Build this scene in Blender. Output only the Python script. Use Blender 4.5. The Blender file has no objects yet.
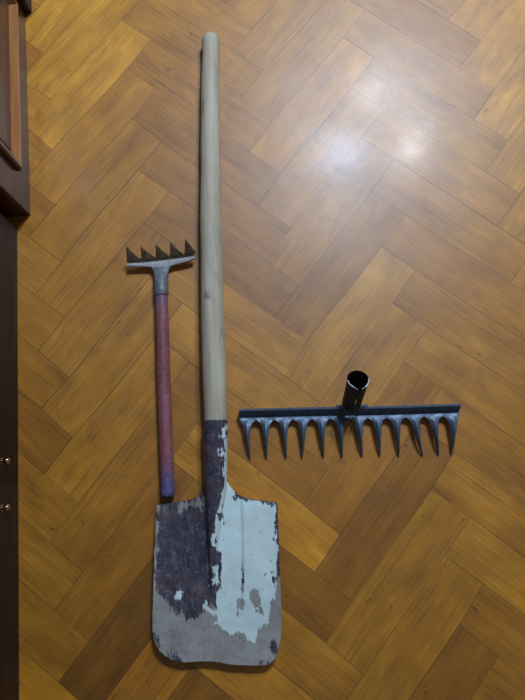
import bpy, bmesh, math, random
from mathutils import Vector, Matrix, noise

random.seed(11)
S = bpy.context.scene
COL = S.collection

# ------------------------------------------------------------------ helpers
def lerp(a, b, t): return a + (b - a) * t
def sstep(a, b, x):
    t = max(0.0, min(1.0, (x - a) / (b - a))); return t * t * (3 - 2 * t)

def empty(name, loc, label, cat, group=None):
    o = bpy.data.objects.new(name, None); COL.objects.link(o)
    o.location = loc; o.empty_display_size = .05
    o['label'] = label; o['category'] = cat
    if group: o['group'] = group
    return o

def origin(par):
    v = Vector((0, 0, 0))
    while par is not None:
        v = v + Vector(par.location); par = par.parent
    return v

def build(name, verts, faces, mat, parent=None, smooth=True, sharp=None):
    off = origin(parent)
    me = bpy.data.meshes.new(name)
    me.from_pydata([tuple(Vector(v) - off) for v in verts], [], faces)
    bm = bmesh.new(); bm.from_mesh(me)
    bmesh.ops.recalc_face_normals(bm, faces=bm.faces)
    bm.to_mesh(me); bm.free()
    me.materials.append(mat)
    for p in me.polygons: p.use_smooth = smooth
    if smooth and sharp is not None: me.set_sharp_from_angle(angle=math.radians(sharp))
    o = bpy.data.objects.new(name, me); COL.objects.link(o)
    if parent is not None: o.parent = parent
    return o

class MB:
    """collects shapes into one mesh"""
    def __init__(s): s.v = []; s.f = []
    def add(s, v, f):
        n = len(s.v); s.v += [tuple(x) for x in v]; s.f += [tuple(i + n for i in q) for q in f]
    def box(s, x0, x1, y0, y1, z0, z1, bev=.002, segs=2):
        bm = bmesh.new()
        bmesh.ops.create_cube(bm, size=1)
        for v in bm.verts:
            v.co = Vector((lerp(x0, x1, v.co.x + .5), lerp(y0, y1, v.co.y + .5), lerp(z0, z1, v.co.z + .5)))
        if bev: bmesh.ops.bevel(bm, geom=bm.edges[:], offset=bev, segments=segs, affect='EDGES', profile=.5)
        s.add([v.co[:] for v in bm.verts], [[v.index for v in f.verts] for f in bm.faces]); bm.free()
    def loops(s, rings, cap0=True, cap1=True, close=True):
        n = len(rings[0]); v = [p for r in rings for p in r]; f = []
        for i in range(len(rings) - 1):
            for j in range(n if close else n - 1):
                k = (j + 1) % n
                f.append((i * n + j, i * n + k, (i + 1) * n + k, (i + 1) * n + j))
        if cap0: f.append(tuple(range(n - 1, -1, -1)))
        if cap1: f.append(tuple(range((len(rings) - 1) * n, len(rings) * n)))
        s.add(v, f)
    def build(s, name, mat, parent=None, smooth=True, sharp=40):
        return build(name, s.v, s.f, mat, parent, smooth, sharp)

def frame(d):
    d = Vector(d).normalized()
    up = Vector((0, 0, 1)) if abs(d.z) < .9 else Vector((0, 1, 0))
    x = d.cross(up).normalized(); y = x.cross(d).normalized()
    return x, y

def ring(c, x, y, rx, ry, n=24, wob=None):
    out = []
    for i in range(n):
        t = 2 * math.pi * i / n
        k = wob(t) if wob else 1
        out.append(Vector(c) + x * (rx * k * math.cos(t)) + y * (ry * k * math.sin(t)))
    return out

# ------------------------------------------------------------------ materials
class NT:
    def __init__(s, name):
        s.m = bpy.data.materials.new(name); s.m.use_nodes = True
        s.t = s.m.node_tree; s.n = s.t.nodes; s.n.clear()
        s.out = s.n.new('ShaderNodeOutputMaterial'); s.b = s.n.new('ShaderNodeBsdfPrincipled')
        s.t.links.new(s.b.outputs[0], s.out.inputs[0])
    def new(s, t, **kw):
        q = s.n.new('ShaderNode' + t)
        for k, v in kw.items(): setattr(q, k, v)
        return q
    def put(s, sock, v):
        if hasattr(v, 'is_output') or isinstance(v, bpy.types.NodeSocket): s.t.links.new(v, sock)
        elif v is not None:
            if isinstance(v, tuple) and len(v) == 3 and sock.type == 'RGBA': v = (*v, 1)
            sock.default_value = v
    def math(s, op, a, b=None, c=None, clamp=False):
        q = s.new('Math', operation=op); q.use_clamp = clamp
        for i, x in enumerate((a, b, c)):
            if x is not None: s.put(q.inputs[i], x)
        return q.outputs[0]
    def mix(s, f, a, b, mode='MIX'):
        q = s.new('Mix', data_type='RGBA', blend_type=mode)
        s.put(q.inputs[0], f); s.put(q.inputs[6], a); s.put(q.inputs[7], b); return q.outputs[2]
    def obj(s): return s.new('TexCoord').outputs['Object']
    def mapping(s, v, scale=(1, 1, 1), rot=(0, 0, 0), loc=(0, 0, 0)):
        q = s.new('Mapping'); s.put(q.inputs[0], v); q.inputs[1].default_value = loc
        q.inputs[2].default_value = rot; q.inputs[3].default_value = scale; return q.outputs[0]
    def noise(s, v, scale, detail=4, rough=.55, dist=0, w=None):
        q = s.new('TexNoise', noise_dimensions='4D' if w is not None else '3D')
        s.put(q.inputs['Vector'], v)
        if w is not None: s.put(q.inputs['W'], w)
        q.inputs['Scale'].default_value = scale; q.inputs['Detail'].default_value = detail
        q.inputs['Roughness'].default_value = rough; q.inputs['Distortion'].default_value = dist
        return q.outputs[0]
    def ramp(s, f, stops):
        q = s.new('ValToRGB'); s.put(q.inputs[0], f); e = q.color_ramp.elements
        while len(e) < len(stops): e.new(.5)
        for el, (p, c) in zip(e, stops):
            el.position = p; el.color = (*c, 1) if len(c) == 3 else c
        return q.outputs[0]
    def rng(s, f, a, b, c=0., d=1.):
        q = s.new('MapRange'); s.put(q.inputs[0], f)
        for i, x in enumerate((a, b, c, d)): q.inputs[i + 1].default_value = x
        return q.outputs[0]
    def attr(s, name): return s.new('Attribute', attribute_name=name)
    def bump(s, h, strength, dist=.001):
        q = s.new('Bump'); s.put(q.inputs['Height'], h)
        q.inputs['Strength'].default_value = strength; q.inputs['Distance'].default_value = dist
        s.t.links.new(q.outputs[0], s.b.inputs['Normal']); return q.outputs[0]
    def set(s, **kw):
        for k, v in kw.items(): s.put(s.b.inputs[k.replace('_', ' ')], v)
        return s

def mat_parquet():
    t = NT('parquet_oak')
    uv = t.new('UVMap', uv_map='grain').outputs[0]
    ta = t.attr('tone'); tone = ta.outputs['Color']
    sep = t.new('SeparateColor'); t.put(sep.inputs[0], tone)
    seed = t.math('MULTIPLY', sep.outputs[2], 37.0)
    fine = t.noise(t.mapping(uv, (9, 150, 1)), 1.0, 5, .65, 0, seed)
    figure = t.noise(t.mapping(uv, (5.0, 21, 1)), 1.0, 3, .5, 1.8, seed)
    cloud = t.noise(t.mapping(uv, (6, 17, 1)), 1.0, 3, .6, .8, seed)
    rings = t.new('TexWave', wave_type='RINGS', rings_direction='Z')
    t.put(rings.inputs['Vector'], t.mapping(uv, (2.4, 22, 1), loc=(-.2, -.7, 0)))
    rings.inputs['Scale'].default_value = 1.6; rings.inputs['Distortion'].default_value = 4
    rings.inputs['Detail'].default_value = 3; rings.inputs['Detail Scale'].default_value = 1.2
    v = t.math('MULTIPLY_ADD', figure, .42, t.math('MULTIPLY', fine, .30))
    v = t.math('ADD', v, t.math('MULTIPLY', cloud, .45))
    v = t.math('MULTIPLY_ADD', rings.outputs[0], .05, v)
    base = t.ramp(t.rng(v, .40, .80), [(0, (.22, .080, .006)), (.30, (.37, .154, .010)), (.65, (.48, .214, .013)), (1, (.60, .290, .025))])
    # each board's own shade and warmth
    bright = t.math('MULTIPLY_ADD', sep.outputs[0], 2.0, .01)
    shade = t.new('CombineColor')
    for i in range(3): t.put(shade.inputs[i], bright)
    c = t.mix(1.0, base, shade.outputs[0], 'MULTIPLY')
    warm = t.mix(sep.outputs[1], (1.16, .88, .60), (1.0, 1.06, .95))
    c = t.mix(1.0, c, warm, 'MULTIPLY')
    mot = t.noise(t.obj(), 11, 4, .6, .4)
    mv = t.rng(mot, .30, .70, .84, 1.14); mc = t.new('CombineColor')
    t.put(mc.inputs[0], mv); t.put(mc.inputs[1], t.math('MULTIPLY_ADD', mv, 1.06, -.06)); t.put(mc.inputs[2], t.math('MULTIPLY_ADD', mv, 1.1, -.1))
    c = t.mix(1.0, c, mc.outputs[0], 'MULTIPLY')
    # dark scuffs and stains, elongated along the grain
    st = t.noise(t.mapping(uv, (13, 55, 1)), 1.0, 2, .5, .8, t.math('ADD', seed, 9.))
    c = t.mix(t.math('MULTIPLY', t.rng(st, .70, .80), .65), c, (.06, .028, .02))
    fl = t.noise(t.mapping(uv, (70, 160, 1)), 1.0, 1, .4, .3, t.math('ADD', seed, 3.))
    c = t.mix(t.math('MULTIPLY', t.rng(fl, .735, .76), .6), c, (.05, .028, .02))
    hair = t.noise(t.mapping(uv, (5, 260, 1)), 1.0, 2, .5, 0, t.math('ADD', seed, 5.))
    c = t.mix(t.math('MULTIPLY', t.rng(hair, .60, .75), .45), c, (.10, .042, .012))
    c = t.mix(ta.outputs['Alpha'], c, (.05, .021, .009))
    t.set(Base_Color=c)
    ob = t.obj()
    wear = t.noise(ob, 7, 4, .6)
    t.set(Roughness=t.rng(wear, .3, .75, .14, .22), Specular_IOR_Level=.045)
    t.set(Coat_Weight=1.0, Coat_IOR=1.72, Coat_Roughness=t.rng(wear, .3, .75, .43, .51))
    h = t.math('ADD', t.math('MULTIPLY', t.noise(ob, 28, 3, .6), 1.0), t.math('MULTIPLY', fine, .25))
    nb = t.bump(h, .06, .003)
    t.t.links.new(nb, t.b.inputs['Coat Normal'])
    return t.m

def mat_simple(name, col, rough=.5, metal=0., var=.25, scale=40, bump=.1, stretch=(1, 1, 1), coat=0., col2=None):
    t = NT(name); v = t.mapping(t.obj(), stretch)
    n = t.noise(v, scale, 5, .6)
    c2 = col2 or tuple(x * (1 - var) for x in col)
    t.set(Base_Color=t.mix(t.rng(n, .35, .68), col, c2), Roughness=t.rng(n, .3, .7, max(.05, rough - .08), rough + .08), Metallic=metal, Coat_Weight=coat)
    t.bump(n, bump, .001)
    return t.m

def mat_pole():
    t = NT('weathered_ash_pole'); o = t.obj()
    g = t.noise(t.mapping(o, (130, 5, 130)), 1, 5, .65)
    b = t.noise(t.mapping(o, (30, 6, 30)), 1, 4, .65)
    c = t.ramp(t.math('MULTIPLY_ADD', g, .6, t.math('MULTIPLY', b, .4)),
               [(.25, (.23, .18, .12)), (.45, (.44, .38, .275)), (.62, (.56, .505, .385)), (.8, (.66, .61, .49))])
    k = t.noise(t.mapping(o, (45, 12, 45)), 1, 3, .5, .5)
    c = t.mix(t.math('MULTIPLY', t.rng(k, .64, .76), .7), c, (.07, .045, .03))
    t.set(Base_Color=c, Roughness=.62); t.bump(g, .25, .001)
    return t.m

def mat_shovel():
    t = NT('worn_painted_steel'); o = t.obj()
    n1 = t.noise(o, 70, 5, .65); n2 = t.noise(o, 230, 4, .6); n3 = t.noise(t.mapping(o, (160, 28, 160)), 1, 4, .65)
    n4 = t.noise(o, 22, 4, .6)
    bare = t.ramp(t.math('MULTIPLY_ADD', n1, .55, t.math('MULTIPLY', n3, .45)),
                  [(.34, (.020, .020, .042)), (.5, (.060, .052, .078)), (.66, (.15, .125, .135))])
    rust = t.math('MULTIPLY', t.rng(n4, .48, .66), .55)
    bare = t.mix(rust, bare, (.115, .075, .075))
    fleck = t.math('MULTIPLY', t.rng(t.noise(o, 240, 4, .65), .60, .70), t.rng(n4, .30, .50))
    bare = t.mix(t.math('MULTIPLY', fleck, .9), bare, (.36, .33, .34))
    scr = t.rng(t.noise(t.mapping(o, (300, 60, 300)), 1, 3, .6), .62, .70)
    bare = t.mix(t.math('MULTIPLY', scr, .55), bare, (.32, .27, .27))
    # worn earth-polished steel towards the cutting edge
    earth = t.ramp(t.math('MULTIPLY_ADD', n2, .4, t.math('MULTIPLY', n4, .6)),
                   [(.3, (.215, .205, .19)), (.5, (.33, .32, .295)), (.7, (.42, .41, .38))])
    smear = t.rng(t.noise(t.mapping(o, (140, 50, 100), rot=(0, 0, .5)), 1, 3, .6, .7), .62, .72)
    earth = t.mix(t.math('MULTIPLY', smear, .55), earth, (.09, .085, .095))
    m = t.math('ADD', t.attr('mud').outputs['Fac'], t.math('MULTIPLY', t.math('SUBTRACT', n3, .5), .034))
    m = t.math('ADD', m, t.math('MULTIPLY', t.math('SUBTRACT', n1, .5), .026))
    fm = t.rng(m, -.0025, .0025)
    c = t.mix(fm, bare, earth)
    w = t.math('ADD', t.attr('white').outputs['Fac'], t.math('MULTIPLY', t.math('SUBTRACT', n1, .5), .016))
    w = t.math('ADD', w, t.math('MULTIPLY', t.math('SUBTRACT', n3, .5), .022))
    fw = t.rng(w, -.0005, .0005)
    pit = t.rng(t.noise(o, 120, 2, .5), .70, .74)
    fw = t.math('MULTIPLY', fw, t.math('SUBTRACT', 1.0, t.math('MULTIPLY', pit, .8)))
    paint = t.mix(t.rng(n4, .3, .7), (.70, .84, .82), (.61, .75, .74))
    c = t.mix(fw, c, paint)
    t.set(Base_Color=c, Metallic=0.0, Roughness=t.math('MULTIPLY_ADD', fw, .08, .47), Specular_IOR_Level=.5)
    t.bump(t.math('ADD', t.math('MULTIPLY', n1, .4), t.math('MULTIPLY', fw, 1.0)), .35, .0008)
    return t.m

def mat_red_handle():
    t = NT('worn_red_and_blue_paint'); o = t.obj()
    n = t.noise(t.mapping(o, (60, 16, 60)), 1, 5, .65); n2 = t.noise(o, 160, 4, .6)
    c = t.ramp(t.math('MULTIPLY_ADD', n, .6, t.math('MULTIPLY', n2, .4)),
               [(.3, (.12, .035, .040)), (.48, (.25, .075, .085)), (.62, (.31, .135, .15)), (.8, (.40, .25, .26))])
    y = t.attr('blue').outputs['Fac']
    f = t.rng(t.math('ADD', y, t.math('MULTIPLY', t.math('SUBTRACT', n, .5), .09)), -.028, .028)
    bl = t.mix(t.rng(n2, .35, .65), (.045, .060, .20), (.11, .13, .27))
    c = t.mix(t.math('MULTIPLY', f, .88), c, bl)
    t.set(Base_Color=c, Roughness=.5); t.bump(n2, .15, .0008)
    return t.m

M_floor = mat_parquet()
M_pole = mat_pole()
M_shovel = mat_shovel()
M_red = mat_red_handle()
M_rake = mat_simple('dark_painted_steel', (.125, .170, .235), .50, .45, .35, 120, .15)
M_tube = mat_simple('black_steel_tube', (.036, .030, .028), .62, 0., .3, 120, .1)
M_rim = mat_simple('bare_steel_edge', (.34, .34, .34), .45, .5, .2, 200, .1)
M_ferrule = mat_simple('worn_grey_steel', (.21, .225, .235), .58, .2, .45, 130, .3, col2=(.09, .10, .11))
M_plate = mat_simple('scraped_steel_plate', (.44, .44, .43), .5, .15, .3, 130, .2, col2=(.28, .285, .28))
M_teeth = mat_simple('rusty_brown_steel', (.24, .16, .09), .5, .2, .4, 150, .35, col2=(.085, .058, .038))
M_mahog = mat_simple('dark_mahogany_varnish', (.022, .0065, .0060), .60, 0, .4, 1, .06, (60, 5, 60), 0)
M_mahog2 = mat_simple('red_brown_varnish', (.070, .020, .020), .34, 0, .4, 1, .06, (60, 5, 60), .3)
M_mould_lit = mat_simple('lit_orange_moulding', (.46, .19, .06), .30, 0, .3, 1, .06, (120, 9, 120), .4)  # lamplight on the level moulding runs, put into the base colour
M_brass = mat_simple('polished_brass', (.75, .58, .30), .22, 1., .15, 200, .02)

# ------------------------------------------------------------------ floor: herringbone oak parquet
W = .08; NL = 3.9344; ROT = -.728618947; OX, OY = 8.175697, -.855972
CR, SR = math.cos(ROT), math.sin(ROT)
# how far the old boards have drifted from the regular pattern, (r, u, dr, du) in board widths
DRIFT = [(0.0,0.0,.003,.261),(3.0,-3.0,.114,-.004),(4.0,-4.0,.03,.079),(5.0,-5.0,-.083,.121),(6.0,-6.0,-.03,.01),(7.0,-7.0,-.017,.014),(8.0,-8.0,.027,.014),(9.0,-9.0,-.029,.012),(1.0,0.0,-.089,.047),(4.0,-3.0,-.033,-.005),(5.0,-4.0,.033,-.061),(6.0,-5.0,-.054,-.031),(7.0,-6.0,-.024,-.015),(8.0,-7.0,-.028,-.074),(9.0,-8.0,-.03,-.045),(0.0,3.93,.006,.014),(1.0,2.93,.054,.041),(2.0,1.93,.037,.033),(3.0,.93,.049,.018),(1.0,3.93,-.036,.007),(2.0,2.93,-.023,-.051),(3.0,1.93,.019,-.119),(3.93,4.93,-.076,0),(5.93,2.93,-.048,-.018),(7.93,.93,.002,-.058),(8.93,-.07,-.101,-.01),(9.93,-1.07,-.011,-.003),(10.93,-2.07,-.045,-.006),(11.93,-3.07,.003,-.065),(12.93,-4.07,-.021,.009),(13.93,-5.07,-.028,.008),(4.93,2.93,-.002,-.023),(5.93,1.93,.025,-.023),(6.93,.93,.043,-.012),(7.93,-.07,-.006,-.003),(8.93,-1.07,.045,.066),(10.93,-3.07,.068,.014),(11.93,-4.07,.047,.041),(12.93,-5.07,.053,.049),(4.93,6.87,.033,.044),(5.93,5.87,.044,-.056),(7.93,3.87,.042,-.068),(8.93,2.87,.035,-.062),(9.93,1.87,.017,-.04),(12.93,-1.13,.072,-.002),(13.93,-2.13,.042,.024),(14.93,-3.13,.041,.071),(5.93,6.87,-.019,.018),(7.93,4.87,-.012,-.001),(9.93,2.87,-.021,-.073),(10.93,1.87,-.04,-.058),(11.93,.87,-.009,-.023),(12.93,-.13,.003,-.028),(14.93,-2.13,.019,.041),(15.93,-3.13,-.009,.034),(6.87,8.87,.007,.024),(7.87,7.87,-.034,.037),(8.87,6.87,.047,.041),(7.87,8.87,-.042,-.028),(8.87,7.87,-.023,.009),(9.87,6.87,-.004,.047)]
def drift(r, u):
    sw = .25; sr = su = 0
    for a, b, c, d in DRIFT:
        q = ((r - a) ** 2 + (u - b) ** 2) / (.8 ** 2)
        if q < 9:
            k = math.exp(-q); sw += k; sr += k * c; su += k * d
    return r + sr / sw, u + su / sw
def floor_pt(r, u, z=0.0):
    r, u = drift(r, u)
    x, y = (r - OX) * W, (u - OY) * W
    return (CR * x - SR * y, SR * x + CR * y, z)

TONES = {('U',0,-2):(.72,.85),('U',0,-1):(.68,.85),('U',0,0):(.76,.85),('U',0,1):(.52,.5),('U',0,2):(.48,.5),('U',0,3):(.5,.5),('U',0,4):(.46,.5),('U',0,5):(.46,.5),('U',0,6):(.52,.6),('U',0,7):(.4,.4),('U',0,8):(.37,.35),('U',0,9):(.2,.2),('U',0,10):(.44,.3),('U',0,11):(.3,.3),('R',-1,-1):(.6,.6),('R',-1,0):(.5,.5),('R',-1,1):(.4,.4),('R',-1,2):(.5,.5),('R',-1,3):(.46,.5),('R',-1,4):(.42,.4),('R',-1,5):(.36,.35),('R',-1,6):(.46,.5),('R',-1,7):(.42,.5),('R',-1,8):(.44,.5),('R',-1,9):(.62,.65),('R',-1,10):(.3,.3),('R',0,-2):(.5,.5),('R',0,-1):(.47,.5),('R',0,0):(.48,.5),('R',0,1):(.4,.4),('R',0,2):(.42,.4),('R',0,3):(.36,.4),('R',0,4):(.52,.6),('R',0,5):(.52,.6),('R',0,6):(.42,.35),('R',0,7):(.64,.6),('R',0,8):(.34,.3),('R',0,9):(.46,.5),('R',0,10):(.56,.6),('U',1,-2):(.5,.5),('U',1,-1):(.5,.6),('U',1,0):(.5,.6),('U',1,1):(.53,.5),('U',1,2):(.48,.5),('U',1,3):(.45,.5),('U',1,4):(.4,.5),('U',1,5):(.56,.7),('U',1,6):(.52,.6),('U',1,7):(.42,.35),('U',1,8):(.33,.3),('U',1,9):(.48,.6),('U',1,10):(.47,.55),('U',1,11):(.29,.3),('R',1,-2):(.45,.5),('R',1,-1):(.4,.4),('R',1,0):(.46,.5),('R',1,1):(.44,.5),('R',1,2):(.46,.5),('R',1,3):(.46,.5),('R',1,4):(.45,.45),('R',1,5):(.46,.5),('R',1,6):(.48,.55),('R',1,7):(.46,.5),('R',1,8):(.46,.5),('R',1,9):(.5,.6),('R',1,10):(.38,.35),('R',1,11):(.4,.4),('U',2,-1):(.58,.6),('U',2,0):(.56,.6),('U',2,1):(.6,.65),('U',2,2):(.56,.6),('U',2,3):(.54,.55),('U',2,4):(.5,.5)}

def build_floor():
    v = []; f = []; uv = []; tone = []; mats = []
    gap = .0085
    planks = []
    for j in range(-11, 13):
        for k in range(-60, 61):
            planks.append(('U', j, k, j * NL + k, j * NL - k, 1, NL))
            planks.append(('R', j, k, j * NL + k + 1, j * NL + NL - k - 1, NL, 1))
    for kind, j, k, r0, u0, dr, du in planks:
        c = floor_pt(r0 + dr / 2, u0 + du / 2)
        if not (-1.75 < c[0] < 2.3 and -2.3 < c[1] < 2.7): continue
        rnd = random.Random(hash((j * 131 + k * 17 + (5 if kind == 'U' else 900))) & 0xffff)
        b = TONES.get((kind, j, k))
        br, wm = b if b else (rnd.uniform(.38, .62), rnd.uniform(.3, .7))
        sd = rnd.random(); s2 = rnd.uniform(-3, 3)
        na, nb = (2, 8) if kind == 'U' else (8, 2)
        dz = rnd.uniform(-.0001, .0001)
        base = len(v)
        inset = gap; seam = rnd.choice((.35, .6, .85, .97)) * rnd.uniform(.7, 1)
        # grid with a narrow bevelled border
        A = [0, inset] + [lerp(inset, dr - inset, i / na) for i in range(1, na)] + [dr - inset, dr]
        B = [0, inset] + [lerp(inset, du - inset, i / nb) for i in range(1, nb)] + [du - inset, du]
        for ib, bb in enumerate(B):
            for ia, aa in enumerate(A):
                edge = ib in (0, len(B) - 1) or ia in (0, len(A) - 1)
                v.append(floor_pt(r0 + aa, u0 + bb, dz))
        nA = len(A)
        for ib in range(len(B) - 1):
            for ia in range(nA - 1):
                f.append((base + ib * nA + ia, base + ib * nA + ia + 1, base + (ib + 1) * nA + ia + 1, base + (ib + 1) * nA + ia))
                border = ib in (0, len(B) - 2) or ia in (0, nA - 2)
                mats.append(0); tone.append((br, wm, sd, seam if border else 0.0))
                for di, dj in ((0, 0), (1, 0), (1, 1), (0, 1)):
                    a_, b_ = A[ia + di] * W, B[ib + dj] * W
                    uv.append((b_ + s2, a_ + s2 * 1.7) if kind == 'U' else (a_ + s2, b_ + s2 * 1.7))
    n0 = len(v); v += [(-2, -2.6, -.0015), (2.6, -2.6, -.0015), (2.6, 3, -.0015), (-2, 3, -.0015)]
    f.append((n0, n0 + 1, n0 + 2, n0 + 3)); mats.append(0); tone.append((.2, .5, .5, 1.0)); uv += [(0, 0), (1, 0), (1, 1), (0, 1)]
    me = bpy.data.meshes.new('floor'); me.from_pydata(v, [], f)
    me.materials.append(M_floor)
    ul = me.uv_layers.new(name='grain')
    ul.data.foreach_set('uv', [x for p in uv for x in p])
    ca = me.attributes.new('tone', 'FLOAT_COLOR', 'FACE')
    ca.data.foreach_set('color', [x for p in tone for x in p])
    me.polygons.foreach_set('material_index', mats)
    o = bpy.data.objects.new('floor', me); COL.objects.link(o)
    o['kind'] = 'structure'
    return o
build_floor()

# ------------------------------------------------------------------ shovel
AX = Vector((-.0567, -.9984, 0)); BX = Vector((.9984, -.0567, 0)); SO = Vector((-.1, -.245, 0))
def sh(s, t, z): return SO + BX * s + AX * t + Vector((0, 0, z))
WHITE = [(0.0175,-0.0980),(0.0175,-0.0868),(0.0165,-0.0628),(0.0150,-0.0373),(0.0130,-0.0037),(0.0088,0.0211),(-0.0009,0.0341),(-0.0002,0.0457),(-0.0022,0.0701),(0.0,0.0913),(0.0075,0.0995),(0.0052,0.1425),(0.0016,0.1582),(-0.0037,0.1737),(-0.0041,0.2078),(0.0039,0.2203),(0.0236,0.2269),(0.0369,0.2242),(0.0482,0.2336),(0.0611,0.2415),(0.0633,0.2217),(0.0717,0.2158),(0.0834,0.2115),(0.0882,0.1915),(0.0954,0.1731),(0.0992,0.137),(0.0997,0.0809),(0.0979,0.0253),(0.0877,0.0209),(0.0484,0.0148),(0.0331,0.0069),(0.0287,-0.0051),(0.0286,-0.0371),(0.0284,-0.0867)]
MUD = [(-.114,.1616),(-.1006,.165),(-.0888,.1716),(-.0771,.1844),(-.0638,.1909),(-.0538,.2035),(-.0389,.2008),(-.0222,.1919),(-.0088,.1829),(.006,.185),(.030,.150),(.0726,.145),(.0864,.150),(.1008,.137),(.1209,.1376),(.1147,.2983),(-.1129,.2931)]
def sdist(P, x, y):
    d = 9.; ins = False; n = len(P)
    for i in range(n):
        ax, ay = P[i]; bx, by = P[(i + 1) % n]
        ex, ey = bx - ax, by - ay
        t = max(0, min(1, ((x - ax) * ex + (y - ay) * ey) / (ex * ex + ey * ey + 1e-12)))
        d = min(d, math.hypot(x - ax - ex * t, y - ay - ey * t))
        if (ay > y) != (by > y) and x < (bx - ax) * (y - ay) / (by - ay) + ax: ins = not ins
    return d if ins else -d
def seg(x, y, a, b, r):
    ex, ey = b[0] - a[0], b[1] - a[1]
    t = max(0, min(1, ((x - a[0]) * ex + (y - a[1]) * ey) / (ex * ex + ey * ey)))
    return r - math.hypot(x - a[0] - ex * t, y - a[1] - ey * t)
CHIPS = [((.0596,.166),(.062,.176),.010),((.069,.191),(.071,.194),.005),((.0277,.0086),(.029,.010),.0035),((.0069,.036),(.0075,.043),.004),((.088,.021),(.0975,.024),.004),((.0956,.142),(.0965,.144),.0035),((.0417,.118),(.0405,.160),.0014),((.038,.178),(.033,.196),.0045),((.1015,.03),(.104,.14),.0012),((.09,.178),(.093,.19),.004),((.012,.05),(.012,.054),.0018)]
DABS = [((.0105,-.0925),(.0165,-.0955),.0022),((.0150,-.100),(.0215,-.113),.0026),((.0095,-.0715),(.0150,-.0665),.0024),((.0105,-.0645),(.0165,-.0655),.0024),((.0120,-.0540),(.0180,-.0520),.0022),((-.0215,.178),(-.0215,.184),.0022),((-.0205,.185),(-.0080,.195),.0022),((-.012,.205),(-.010,.212),.0022),((-.066,.163),(-.068,.166),.0035),((-.0045,.07),(-.006,.085),.003),((-.002,.12),(-.004,.15),.0025)]
CORNERS = [((-.079,.258),(-.068,.264),.005),((.088,.246),(.094,.252),.006),((.07,.268),(.078,.270),.003),((-.1065,.225),(-.100,.243),.0016)]
def paint_attrs(o, off):
    me = o.data
    aw = me.attributes.new('white', 'FLOAT', 'POINT'); am = me.attributes.new('mud', 'FLOAT', 'POINT')
    for i, p in enumerate(me.vertices):
        q = p.co + off - SO; s, t = q.dot(BX), q.dot(AX)
        w = sdist(WHITE, s, t)
        for a, b, r in CHIPS: w = min(w, -seg(s, t, a, b, r))
        for a, b, r in DABS: w = max(w, seg(s, t, a, b, r))
        aw.data[i].value = max(-.03, min(.03, w))
        m = sdist(MUD, s, t)
        m = max(m, seg(s, t, (-.062,.022), (-.028,.016), .006) * .8, seg(s, t, (-.1035,.02), (-.107,.17), .0022))
        for a, b, r in CORNERS: m = min(m, -seg(s, t, a, b, r))
        am.data[i].value = max(-.05, min(.05, m))

shovel = empty('shovel', (-.1, -.245, 0), 'long square-bladed shovel with a pale wooden handle and half white-painted blade', 'shovel')

def interp(T, x):
    if x <= T[0][0]: return T[0][1]
    for (a, b), (c, d) in zip(T, T[1:]):
        if x <= c: return lerp(b, d, (x - a) / (c - a))
    return T[-1][1]
TOP = [(-1, .0188), (-.9, .0176), (-.62, .0138), (-.42, .0105), (-.32, .0075), (-.24, .002), (-.2, -.006), (0, -.010), (.17, -.020), (.20, -.0135), (.24,-.0075), (.29, -.0005), (.37, .006), (.5, .0118), (.74, .0158), (.9, .018), (1, .0193)]
BOT = [(-1, .217), (-.985, .229), (-.95, .2395), (-.9, .248), (-.82, .256), (-.7, .2635), (-.5, .2674), (-.3, .2668), (-.1, .2672), (.05, .2695), (.16, .2722), (.3, .2735), (.5, .2745), (.72, .2742), (.8, .2715), (.87, .2655), (.92, .2565), (.96, .2435), (.985, .229), (1, .205)]
def half_width(t, side):
    L = [(0, .1030), (.03, .1045), (.10, .1070), (.20, .1085), (.28, .108)]
    R = [(0, .1035), (.03, .1042), (.10, .1042), (.20, .1045), (.28, .1045)]
    return interp(L if side < 0 else R, t)
def blade_z(s, t):
    z = .010 + .035 * t
    sc = -.004 - .03 * t
    # raised middle panel between the two pressed creases
    c1 = .042 - .004 * sstep(.1, .21, t); c0 = -.052
    z += .0040 * sstep(c1 - .0020, c1 + .0035, s) * sstep(-.005, .03, t) * (1 - sstep(.15, .22, t)) * (1 - .5 * sstep(.06, .10, s))
    z += .0025 * sstep(c0 - .010, c0 + .010, s) * (1 - sstep(.17, .23, t))
    # socket running out into the blade
    k = 1 - t / .19
    if k > 0:
        w = .006 + .020 * k
        z += (.0135 * k) * math.exp(-((s - sc) / w) ** 2)
    z += .006 * (abs(s) / .105) ** 4 * (1 - .5 * sstep(.15, .27, t))
    z += .0010 * noise.noise(Vector((s * 22, t * 22, 3))) + .0006 * noise.noise(Vector((s * 60, t * 60, 7)))
    return z
def make_blade():
    nu, nv = 116, 128
    sig = [math.sin(math.pi / 2 * lerp(-1, 1, i / nu)) * .35 + lerp(-1, 1, i / nu) * .65 for i in range(nu + 1)]
    top = []; bot = []
    for j in range(nv + 1):
        for i in range(nu + 1):
            g = sig[i]; t = lerp(interp(TOP, g), interp(BOT, g), j / nv)
            s = g * half_width(t, g)
            s += .0007 * noise.noise(Vector((t * 60, 5, 1))) * abs(g) ** 6
            z = blade_z(s, t)
            top.append(sh(s, t, z)); bot.append(sh(s, t, z - .0022))
    n = (nu + 1) * (nv + 1); f = []
    q = lambda i, j: j * (nu + 1) + i
    for j in range(nv):
        for i in range(nu):
            f.append((q(i, j), q(i + 1, j), q(i + 1, j + 1), q(i, j + 1)))
            f.append((n + q(i, j), n + q(i, j + 1), n + q(i + 1, j + 1), n + q(i + 1, j)))
    rim = [q(i, 0) for i in range(nu)] + [q(nu, j) for j in range(nv)] + [q(i, nv) for i in range(nu, 0, -1)] + [q(0, j) for j in range(nv, 0, -1)]
    for a, b in zip(rim, rim[1:] + rim[:1]): f.append((a, n + a, n + b, b))
    o = build('blade', top + bot, f, M_shovel, shovel, True, 50)
    paint_attrs(o, origin(shovel)); return o
make_blade()

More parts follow.
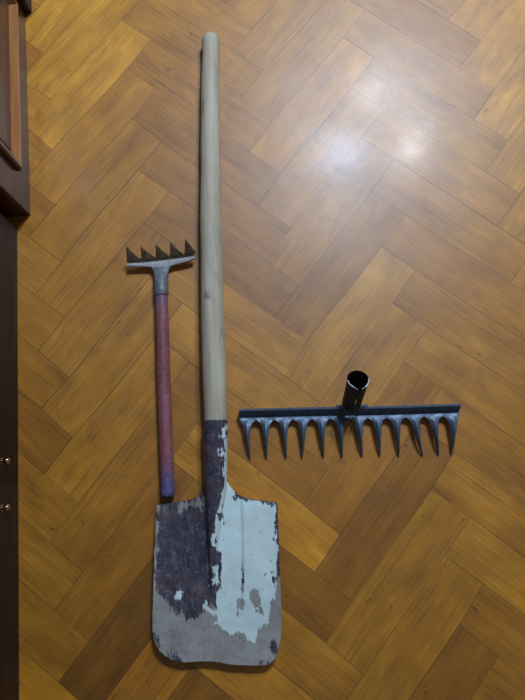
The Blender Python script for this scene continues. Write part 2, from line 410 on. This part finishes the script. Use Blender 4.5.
# socket: a tube over the pole that flattens and runs out along the blade
def make_socket():
    rings_ = []; N = 40
    T = [-.1225, -.121, -.118, -.11, -.10, -.085, -.07, -.055, -.04, -.028, -.018, -.008, .002, .012, .025, .04, .055, .07, .085, .1, .115, .13, .145, .16, .172]
    for t in T:
        rx = interp([(-.1225, .0202), (-.121, .0212), (-.10, .0212), (-.05, .0202), (-.005, .0192), (.03, .0140), (.08, .0095), (.13, .0058), (.172, .0020)], t)
        rz = interp([(-.1225, .0200), (-.121, .0210), (-.06, .0200), (0, .0190), (.05, .0145), (.1, .0095), (.172, .0022)], t)
        zc = interp([(-.1225, .0345), (-.06, .0290), (0, .0230), (.05, .0225), (.1, .0220), (.172, .0175)], t)
        sc = interp([(-.1225, .0012), (0, -.0015), (.08, -.0065), (.172, -.0095)], t)
        rings_.append([sh(sc + rx * math.cos(2 * math.pi * i / N), t, zc + rz * math.sin(2 * math.pi * i / N)) for i in range(N)])
    # finer along the length for the paint
    fine = []
    for a, b in zip(rings_, rings_[1:]):
        for k in range(5): fine.append([p.lerp(q, k / 5) for p, q in zip(a, b)])
    fine.append(rings_[-1])
    m = MB(); m.loops(fine, True, True)
    o = m.build('socket', M_shovel, shovel, True, 60)
    o['label'] = 'dark steel socket with streaks of white paint'
    paint_attrs(o, origin(shovel))
make_socket()
def make_pole():
    a = Vector((-.0490, .6475, .0190)); b = Vector((-.0920, -.128, .0345))
    x, y = frame(b - a); rr = []
    L = [(0, .0095), (.0015, .0140), (.005, .0165), (.011, .0182), (.018, .0188), (.03, .0182), (.06, .0176), (.12, .0176), (.25, .0188), (.5, .0203), (.75, .0211), (.93, .0209), (.97, .0200), (1, .0198)]
    n = 90; ts = [l[0] for l in L[:7]] + [lerp(.06, 1, i / n) for i in range(1, n + 1)]
    for t in ts:
        r = interp(L, t)
        c = a.lerp(b, t) + Vector((-.0036 * math.sin(math.pi * t) + .0012 * noise.noise(Vector((t * 9, 0, 0))), 0, 0))
        c.z = max(c.z, r + .0006)
        rr.append(ring(c, x, y, r, r, 28, lambda q: 1 + .02 * noise.noise(Vector((math.cos(q) * 1.2, math.sin(q) * 1.2, t * 14)))))
    m = MB(); m.loops(rr); o = m.build('handle', M_pole, shovel, True, 60)
    o['label'] = 'weathered grey-beige wooden handle'
make_pole()

# ------------------------------------------------------------------ rake head without its handle
RA = Vector((.9979, -.0651, 0)); RF = Vector((-.0651, -.9979, 0)); RO = Vector((-.0501, -.1061, 0))
def rk(a, fwd, z): return RO + RA * a + RF * fwd + Vector((0, 0, z))
rake = empty('rake_head', tuple(rk(.194, 0, 0)), 'dark steel garden rake head with twelve tines and an empty handle socket', 'rake')
RL = .3885
roots = [.0130 + .03285 * i for i in range(12)]
def make_rake_bar():
    # profile: back wall, rolled ridge, sloping face, flat toe plate; scalloped front edge between the tines
    na = 220; prof_top = [(-.0006, .0005), (-.0010, .012), (-.0006, .0225), (.0012, .0252), (.0036, .0250), (.0076, .0180), (.0112, .0108), (.0125, .0100)]
    V = []; F = []
    cols = []
    for i in range(na + 1):
        a = RL * i / na
        d = min(abs(a - r) for r in roots)
        x = min(1, d / .0164)
        front = .0262 - .0066 * x ** 1.5
        if a < roots[0] or a > roots[-1]: front = lerp(.0262, .018, min(1, d / .0130))
        sk = .0015 * noise.noise(Vector((a * 6, 2, 0)))
        up = [(f_ + sk, z_) for f_, z_ in prof_top] + [(lerp(.0125, front, .5) + sk, .0118), (front + sk, .0140)]
        lo = [(f_ - .0 + (.0018 if k < 4 else .0004), z_ - (.0 if k < 3 else .0022)) for k, (f_, z_) in enumerate(up)]
        lo[0] = (up[0][0] + .002, up[0][1])
        cols.append([rk(a, p, z) for p, z in up] + [rk(a, p, z) for p, z in reversed(lo)])
    m = MB(); m.loops(cols); m.build('bar', M_rake, rake, True, 35)
make_rake_bar()
bend = [.004, .0, .002, -.003, .002, .002, .0045, .0025, .003, .0125, .0075, -.004]
for i, a0 in enumerate(roots):
    rr = []; N = 10
    P = [(.0196, .0150, .0126, .0011), (.0222, .0116, .0136, .0014), (.0250, .0093, .0147, .0020), (.0290, .0077, .0160, .0024), (.0360, .0062, .0174, .0028), (.0450, .0050, .0176, .0030), (.0560, .0035, .0158, .0031), (.0680, .0028, .0120, .0026), (.0790, .0020, .0071, .0019), (.0860, .0012, .0032, .0012), (.0885, .0006, .0016, .0006)]
    rnd = random.Random(i)
    for fw, hw, z, th in P:
        q = (fw - .02) / .0685
        c = a0 + bend[i] * q * q
        lo_ = hw if i not in (0,) else min(hw, .0125)
        # wedge section: broad lit flank to the right, narrow flank to the left
        sec = [(-hw, -th * .9), (-hw * .85, -th * .3), (-hw * .05, th * 1.35), (hw * .4, th * 1.1), (hw, th * .2), (hw * .7, -th * .9), (0, -th)]
        rr.append([rk(c + s, fw, max(z + h, .0003)) for s, h in sec])
    m = MB(); m.loops(rr); m.build('tine', M_rake, rake, True, 30)
# rolled tube that takes the handle, with its open seam towards the front
def make_tube():
    a = Vector((.1478, -.1140, .0180)); b = Vector((.1537, -.0795, .0850))
    d = (b - a).normalized(); L = (b - a).length
    y = (Vector((0, -1, 0)) - d * d.dot(Vector((0, -1, 0)))).normalized(); x = d.cross(y)   # y looks to the front seam
    N = 48; outer = []; inner = []
    for k in range(17):
        q = k / 16
        g = .035 + .05 * (1 - q) * .3 + (.16 * sstep(.86, 1, q))
        r = lerp(.0165, .0178, q) + .0006 * sstep(.9, 1, q)
        o_, i_ = [], []
        for j in range(N + 1):
            t = math.pi / 2 + g + (2 * math.pi - 2 * g) * j / N
            e = x * math.cos(t) + y * math.sin(t)
            away = abs(((t - math.pi / 2 + math.pi) % (2 * math.pi)) - math.pi)
            dip = .0045 * math.exp(-(away / .45) ** 2) * q ** 8
            c = a + d * (L * q - dip)
            o_.append(c + e * r); i_.append(c + e * (r - .0016))
        outer.append(o_); inner.append(i_)
    rings_ = [o_ + i_[::-1] for o_, i_ in zip(outer, inner)]
    m = MB(); m.loops(rings_, True, False)
    tube = m.build('socket', M_tube, rake, True, 40); tube['label'] = 'black rolled socket tube standing up from the bar'
    # bright worn lip of the tube
    m = MB(); lift = d * .0004
    o_, i_ = outer[-1], inner[-1]; n = N + 1
    v = [p + lift for p in o_] + [p + lift for p in i_] + [p - d * .0003 for p in o_] + [p - d * .0003 for p in i_]
    f = []
    for j in list(range(11)) + list(range(N - 11, N)):
        f += [(j, j + 1, n + j + 1, n + j), (j + 1, j, 2 * n + j, 2 * n + j + 1), (n + j, n + j + 1, 3 * n + j + 1, 3 * n + j)]
    f += [(0, n, 3 * n, 2 * n), (N, 2 * n + N, 3 * n + N, n + N)]
    m.add(v, f); m.build('rim', M_rim, tube, True, 40)
    # flared welded foot of the tube on the bar
    m = MB(); rr = []
    for s in [-.027, -.024, -.018, -.013, 0, .013, .018, .024, .027]:
        h = .0262 if abs(s) > .02 else .0280
        w = .002 if abs(s) > .025 else .0035
        rr.append([rk(.1945 + s + .004, f_, z_) for f_, z_ in ((-.0035, .006), (-.0035, h - .004), (0, h), (w * .6, h - .0006), (w + .003, h - .007), (.002, .014))])
    m.loops(rr); m.build('weld_foot', M_rake, tube, True, 30)
make_tube()

# ------------------------------------------------------------------ small hand rake
hand = empty('hand_rake', (-.18, 0, 0), 'small five-toothed hand rake with a worn red handle and blue end', 'hand rake')
def make_hand_handle():
    pts = [(-.1776, .1200, .0140), (-.1779, .1000, .0140), (-.1800, .03, .0138), (-.1820, -.045, .0134), (-.1828, -.10, .0133), (-.1841, -.17, .0130), (-.1850, -.225, .0130), (-.1855, -.2440, .0130)]
    rad = [(-.2462, .0040), (-.2455, .0085), (-.2440, .0110), (-.2400, .0121), (-.2340, .0122), (-.15, .0123), (-.09, .0127), (-.05, .0125), (.05, .0123), (.12, .0119)]
    n = 80; rr = []
    for i in range(n + 1):
        yv = lerp(.1200, -.2400, i / n)
        rr.append(yv)
    rr += [-.2440, -.2455, -.2462]; out = []
    px = [(-p[1], p[0]) for p in pts]; pz = [(-p[1], p[2]) for p in pts]
    for yv in rr:
        c = Vector((interp(px, -yv), yv, interp(pz, -yv))); r = interp(rad, yv)
        out.append(ring(c, Vector((1, 0, 0)), Vector((0, 0, 1)), r, r, 24, lambda q: 1 + .02 * noise.noise(Vector((math.cos(q), math.sin(q), yv * 40)))))
    m = MB(); m.loops(out); o = m.build('handle', M_red, hand, True, 60)
    o['label'] = 'worn red painted handle fading to blue at its end'
    at = o.data.attributes.new('blue', 'FLOAT', 'POINT')
    for i, p in enumerate(o.data.vertices):
        wy = p.co.y
        at.data[i].value = max(-.06, min(.06, max(-.206 - wy, wy - .116)))
make_hand_handle()
def make_hand_head():
    # ferrule over the handle end, flattening into a spread plate
    rr = []; N = 24
    for yv, rx, rz, zc in [(.1150, .0126, .0126, .0142), (.1158, .0133, .0132, .0142), (.125, .0133, .0130, .0142), (.140, .0132, .0120, .0140), (.152, .0136, .0095, .0135), (.160, .0140, .0062, .0130), (.1665, .0155, .0036, .0130), (.172, .0190, .0018, .0132)]:
        rr.append(ring((interp([(.115, -.1776), (.172, -.1755)], yv), yv, zc), Vector((1, 0, 0)), Vector((0, 0, 1)), rx, rz, N))
    m = MB(); m.loops(rr); fer = m.build('ferrule', M_ferrule, hand, True, 60)
    # spread plate: the pale strip
    X = [-.2378, -.225, -.21, -.20, -.193, -.186, -.176, -.166, -.158, -.15, -.135, -.12, -.1115]
    lo = [.1772, .1760, .1746, .1736, .1722, .1690, .1670, .1680, .1712, .1730, .1752, .1778, .1803]
    hi = [.1830, .1829, .1828, .1829, .1831, .1834, .1837, .1840, .1843, .1846, .1850, .1856, .1862]
    m = MB(); rr = []
    for x, a, b in zip(X, lo, hi):
        e = .0026 * ((x + .175) / .063) ** 2
        z = .0125 + e
        rr.append([(x, a, z - .0010), (x, a + .0012, z + .0016), (x, lerp(a, b, .55), z + .0026), (x, b - .001, z + .0020), (x, b + .0008, z + .0006), (x, b, z - .0016), (x, lerp(a, b, .5), z - .0014)])
    m.loops([[Vector(p) for p in r] for r in rr]); m.build('plate', M_plate, hand, True, 40)
    # toothed web rising from the plate's front edge
    def wb(x, h):     # h 0..1 from bend to tooth point
        e = .0026 * ((x + .175) / .063) ** 2
        return Vector((x, .1832 + .0015 * (x + .2375) / .063 + .0245 * h, .0128 + e + .0230 * h))
    bx0, bx1 = -.2376, -.1118; pitch = .0268
    m = MB()
    th = Vector((0, .0015, -.0014))
    # low strip
    strip = []; n = 30
    for i in range(n + 1):
        x = lerp(bx0, bx1, i / n)
        strip.append([wb(x, -.06), wb(x, .24), wb(x, .24) + th, wb(x, -.06) + th])
    m.loops(strip); m.build('web', M_teeth, hand, True, 30)
    for k in range(5):
        x0 = bx0 + pitch * k + .0002
        w = .0200
        if k == 4: x0 += .0005
        m = MB()
        tilt = [-.0, -.0005, .0005, .0008, .002][k]; hh = [1.0, .94, .97, 1.0, 1.06][k]
        L = []; R = []
        for q in [0, .12, .3, .5, .7, .88, .97, 1.0]:
            left = x0 + .0040 * q + tilt * q
            wid = (.0215 if k < 4 else .0180) * (1 - q) ** 1.6 + .0054 * (1 - .55 * q ** 3) * (1 - .8 * q ** 12)
            L.append((left, lerp(.18, hh, q))); R.append((left + wid, lerp(.18, hh, q)))
        rr = []
        for (la, lh), (ra, rh) in zip(L, R):
            mid = lerp(la, ra, .4)
            t2 = th * .9
            bow = Vector((0, -.0007, .0007))
            rr.append([wb(la, lh), wb(mid, lh) + bow, wb(ra, rh), wb(ra, rh) + t2, wb(mid, lh) + t2, wb(la, lh) + t2])
        m.loops(rr); m.build('tooth', M_teeth, hand, True, 30)
make_hand_head()

# ------------------------------------------------------------------ furniture along the left side
cab = empty('cabinet', (-.66, -.30, 0), 'very dark brown cabinet with two small brass knobs at the left edge', 'cabinet')
def make_cabinet():
    xf = -.4502; y0, y1 = -.72, .2830; ym = -.199
    m = MB(); m.box(xf - .40, xf - .018, y0, y1, .0, .80, .002); m.build('body', M_mahog, cab, True, 30)
    m = MB(); m.box(xf - .415, xf + .004, y0 - .012, y1 + .006, .80, .825, .004); m.build('top', M_mahog, cab, True, 30)
    for (a, b, ky) in ((y0 + .003, ym - .00012, -.2368), (ym + .00012, y1 - .003, -.1613)):
        m = MB(); m.box(xf - .018, xf, a, b, .003, .795, .0004); d = m.build('door', M_mahog, cab, True, 30)
        m = MB(); rr = []
        for xx, r in [(0, .0058), (.0012, .0058), (.0016, .0044), (.005, .0042), (.0062, .0046), (.0075, .0052), (.0095, .0056), (.0115, .0048), (.0128, .0028), (.0134, .0008)]:
            rr.append(ring((xf + xx - .0002, ky, .063), Vector((0, 1, 0)), Vector((0, 0, 1)), r, r, 20))
        m.loops(rr); m.build('knob', M_brass, d, True, 50)
make_cabinet()

ward = empty('wardrobe', (-.66, .80, 0), 'dark red-brown wardrobe with a panel moulding whose level runs are coloured as if lit orange in the top left corner', 'wardrobe')
def make_wardrobe():
    xf = -.4322; y0, y1 = .3016, 1.30
    m = MB(); m.box(xf - .45, xf, y0, y1, 0, 1.0, .0025); m.build('body', M_mahog2, ward, True, 30)
    m = MB(); m.box(xf - .46, xf + .012, y0 - .01, y1 + .01, 1.0, 1.03, .005); m.build('top', M_mahog2, ward, True, 30)
    # raised moulding frame round the panel; level runs coloured as lit, uprights dark
    a0, a1, z0, z1 = .3640, .7250, .056, .86
    def run(p, q, inward, up, mat, name='moulding'):
        prof = [(0, 0), (0, .0075), (.004, .0105), (.010, .0105), (.016, .0060), (.022, .0035), (.026, 0)]
        rr = []
        for e, sgn in ((p, 1), (q, -1)):
            rr.append([Vector((xf - .0003 + h, 0, 0)) + e + inward * w + up * (sgn * w) for w, h in prof])
        m = MB(); m.loops(rr); m.build(name, mat, ward, True, 25)
    Y = Vector((0, 1, 0)); Z = Vector((0, 0, 1))
    def P(y, z): return Vector((0, y, z))
    run(P(a0, z0), P(a1, z0), Z, Y, M_mould_lit)
    run(P(a0, z1), P(a1, z1), -Z, Y, M_mould_lit)
    run(P(a0, z0), P(a0, z1), Y, Z, M_mahog2)
    run(P(a1, z0), P(a1, z1), -Y, Z, M_mahog2)
    m = MB(); m.box(xf - .002, xf + .0022, a0 + .026, a1 - .026, z0 + .026, z1 - .026, .001); m.build('panel', M_mahog2, ward, True, 30)
    m = MB(); m.box(xf - .002, xf + .014, .752, .82, 0, 1.0, .004); m.build('pilaster', M_mahog, ward, True, 30)
make_wardrobe()
ward.rotation_euler = (0, 0, .0152)

# ------------------------------------------------------------------ light: ceiling lamp with three bulbs, dim room light
def lamp(name, loc, watts, col, rad):
    l = bpy.data.lights.new(name, 'POINT'); l.energy = watts; l.color = col; l.shadow_soft_size = rad
    o = bpy.data.objects.new(name, l); o.location = loc; COL.objects.link(o)
lamp('ceiling_bulb', (.883, 2.154, 2.35), 64, (.88, .93, 1.0), .035)
lamp('ceiling_bulb', (1.092, 1.739, 2.35), 64, (.88, .93, 1.0), .035)
lamp('ceiling_bulb', (.617, 1.70, 2.35), 150, (.50, .71, 1.0), .10)

w = bpy.data.worlds.new('room_light'); S.world = w; w.use_nodes = True
bg = w.node_tree.nodes['Background']; bg.inputs[0].default_value = (.95, .96, 1.0, 1); bg.inputs[1].default_value = .09

# ------------------------------------------------------------------ camera
cd = bpy.data.cameras.new('camera'); cam = bpy.data.objects.new('camera', cd); COL.objects.link(cam)
Rw = ((0.99611748, -0.08605356, -0.01856759), (-0.08800052, -0.97914916, -0.18309241), (-0.00242469, 0.18401551, -0.98292035))
mx = Matrix(((Rw[0][0], -Rw[1][0], -Rw[2][0], 0.00245), (Rw[0][1], -Rw[1][1], -Rw[2][1], -.18586), (Rw[0][2], -Rw[1][2], -Rw[2][2], .99277), (0, 0, 0, 1)))
cam.matrix_world = mx
cd.sensor_fit = 'VERTICAL'; cd.sensor_height = 24; cd.sensor_width = 18; cd.lens = 24 * 550 / 700
cd.clip_start = .02
S.camera = cam
S.view_settings.view_transform = 'Standard'; S.view_settings.look = 'None'
S.view_settings.gamma = 1; S.view_settings.use_curve_mapping = False
S.view_settings.exposure = 0.18
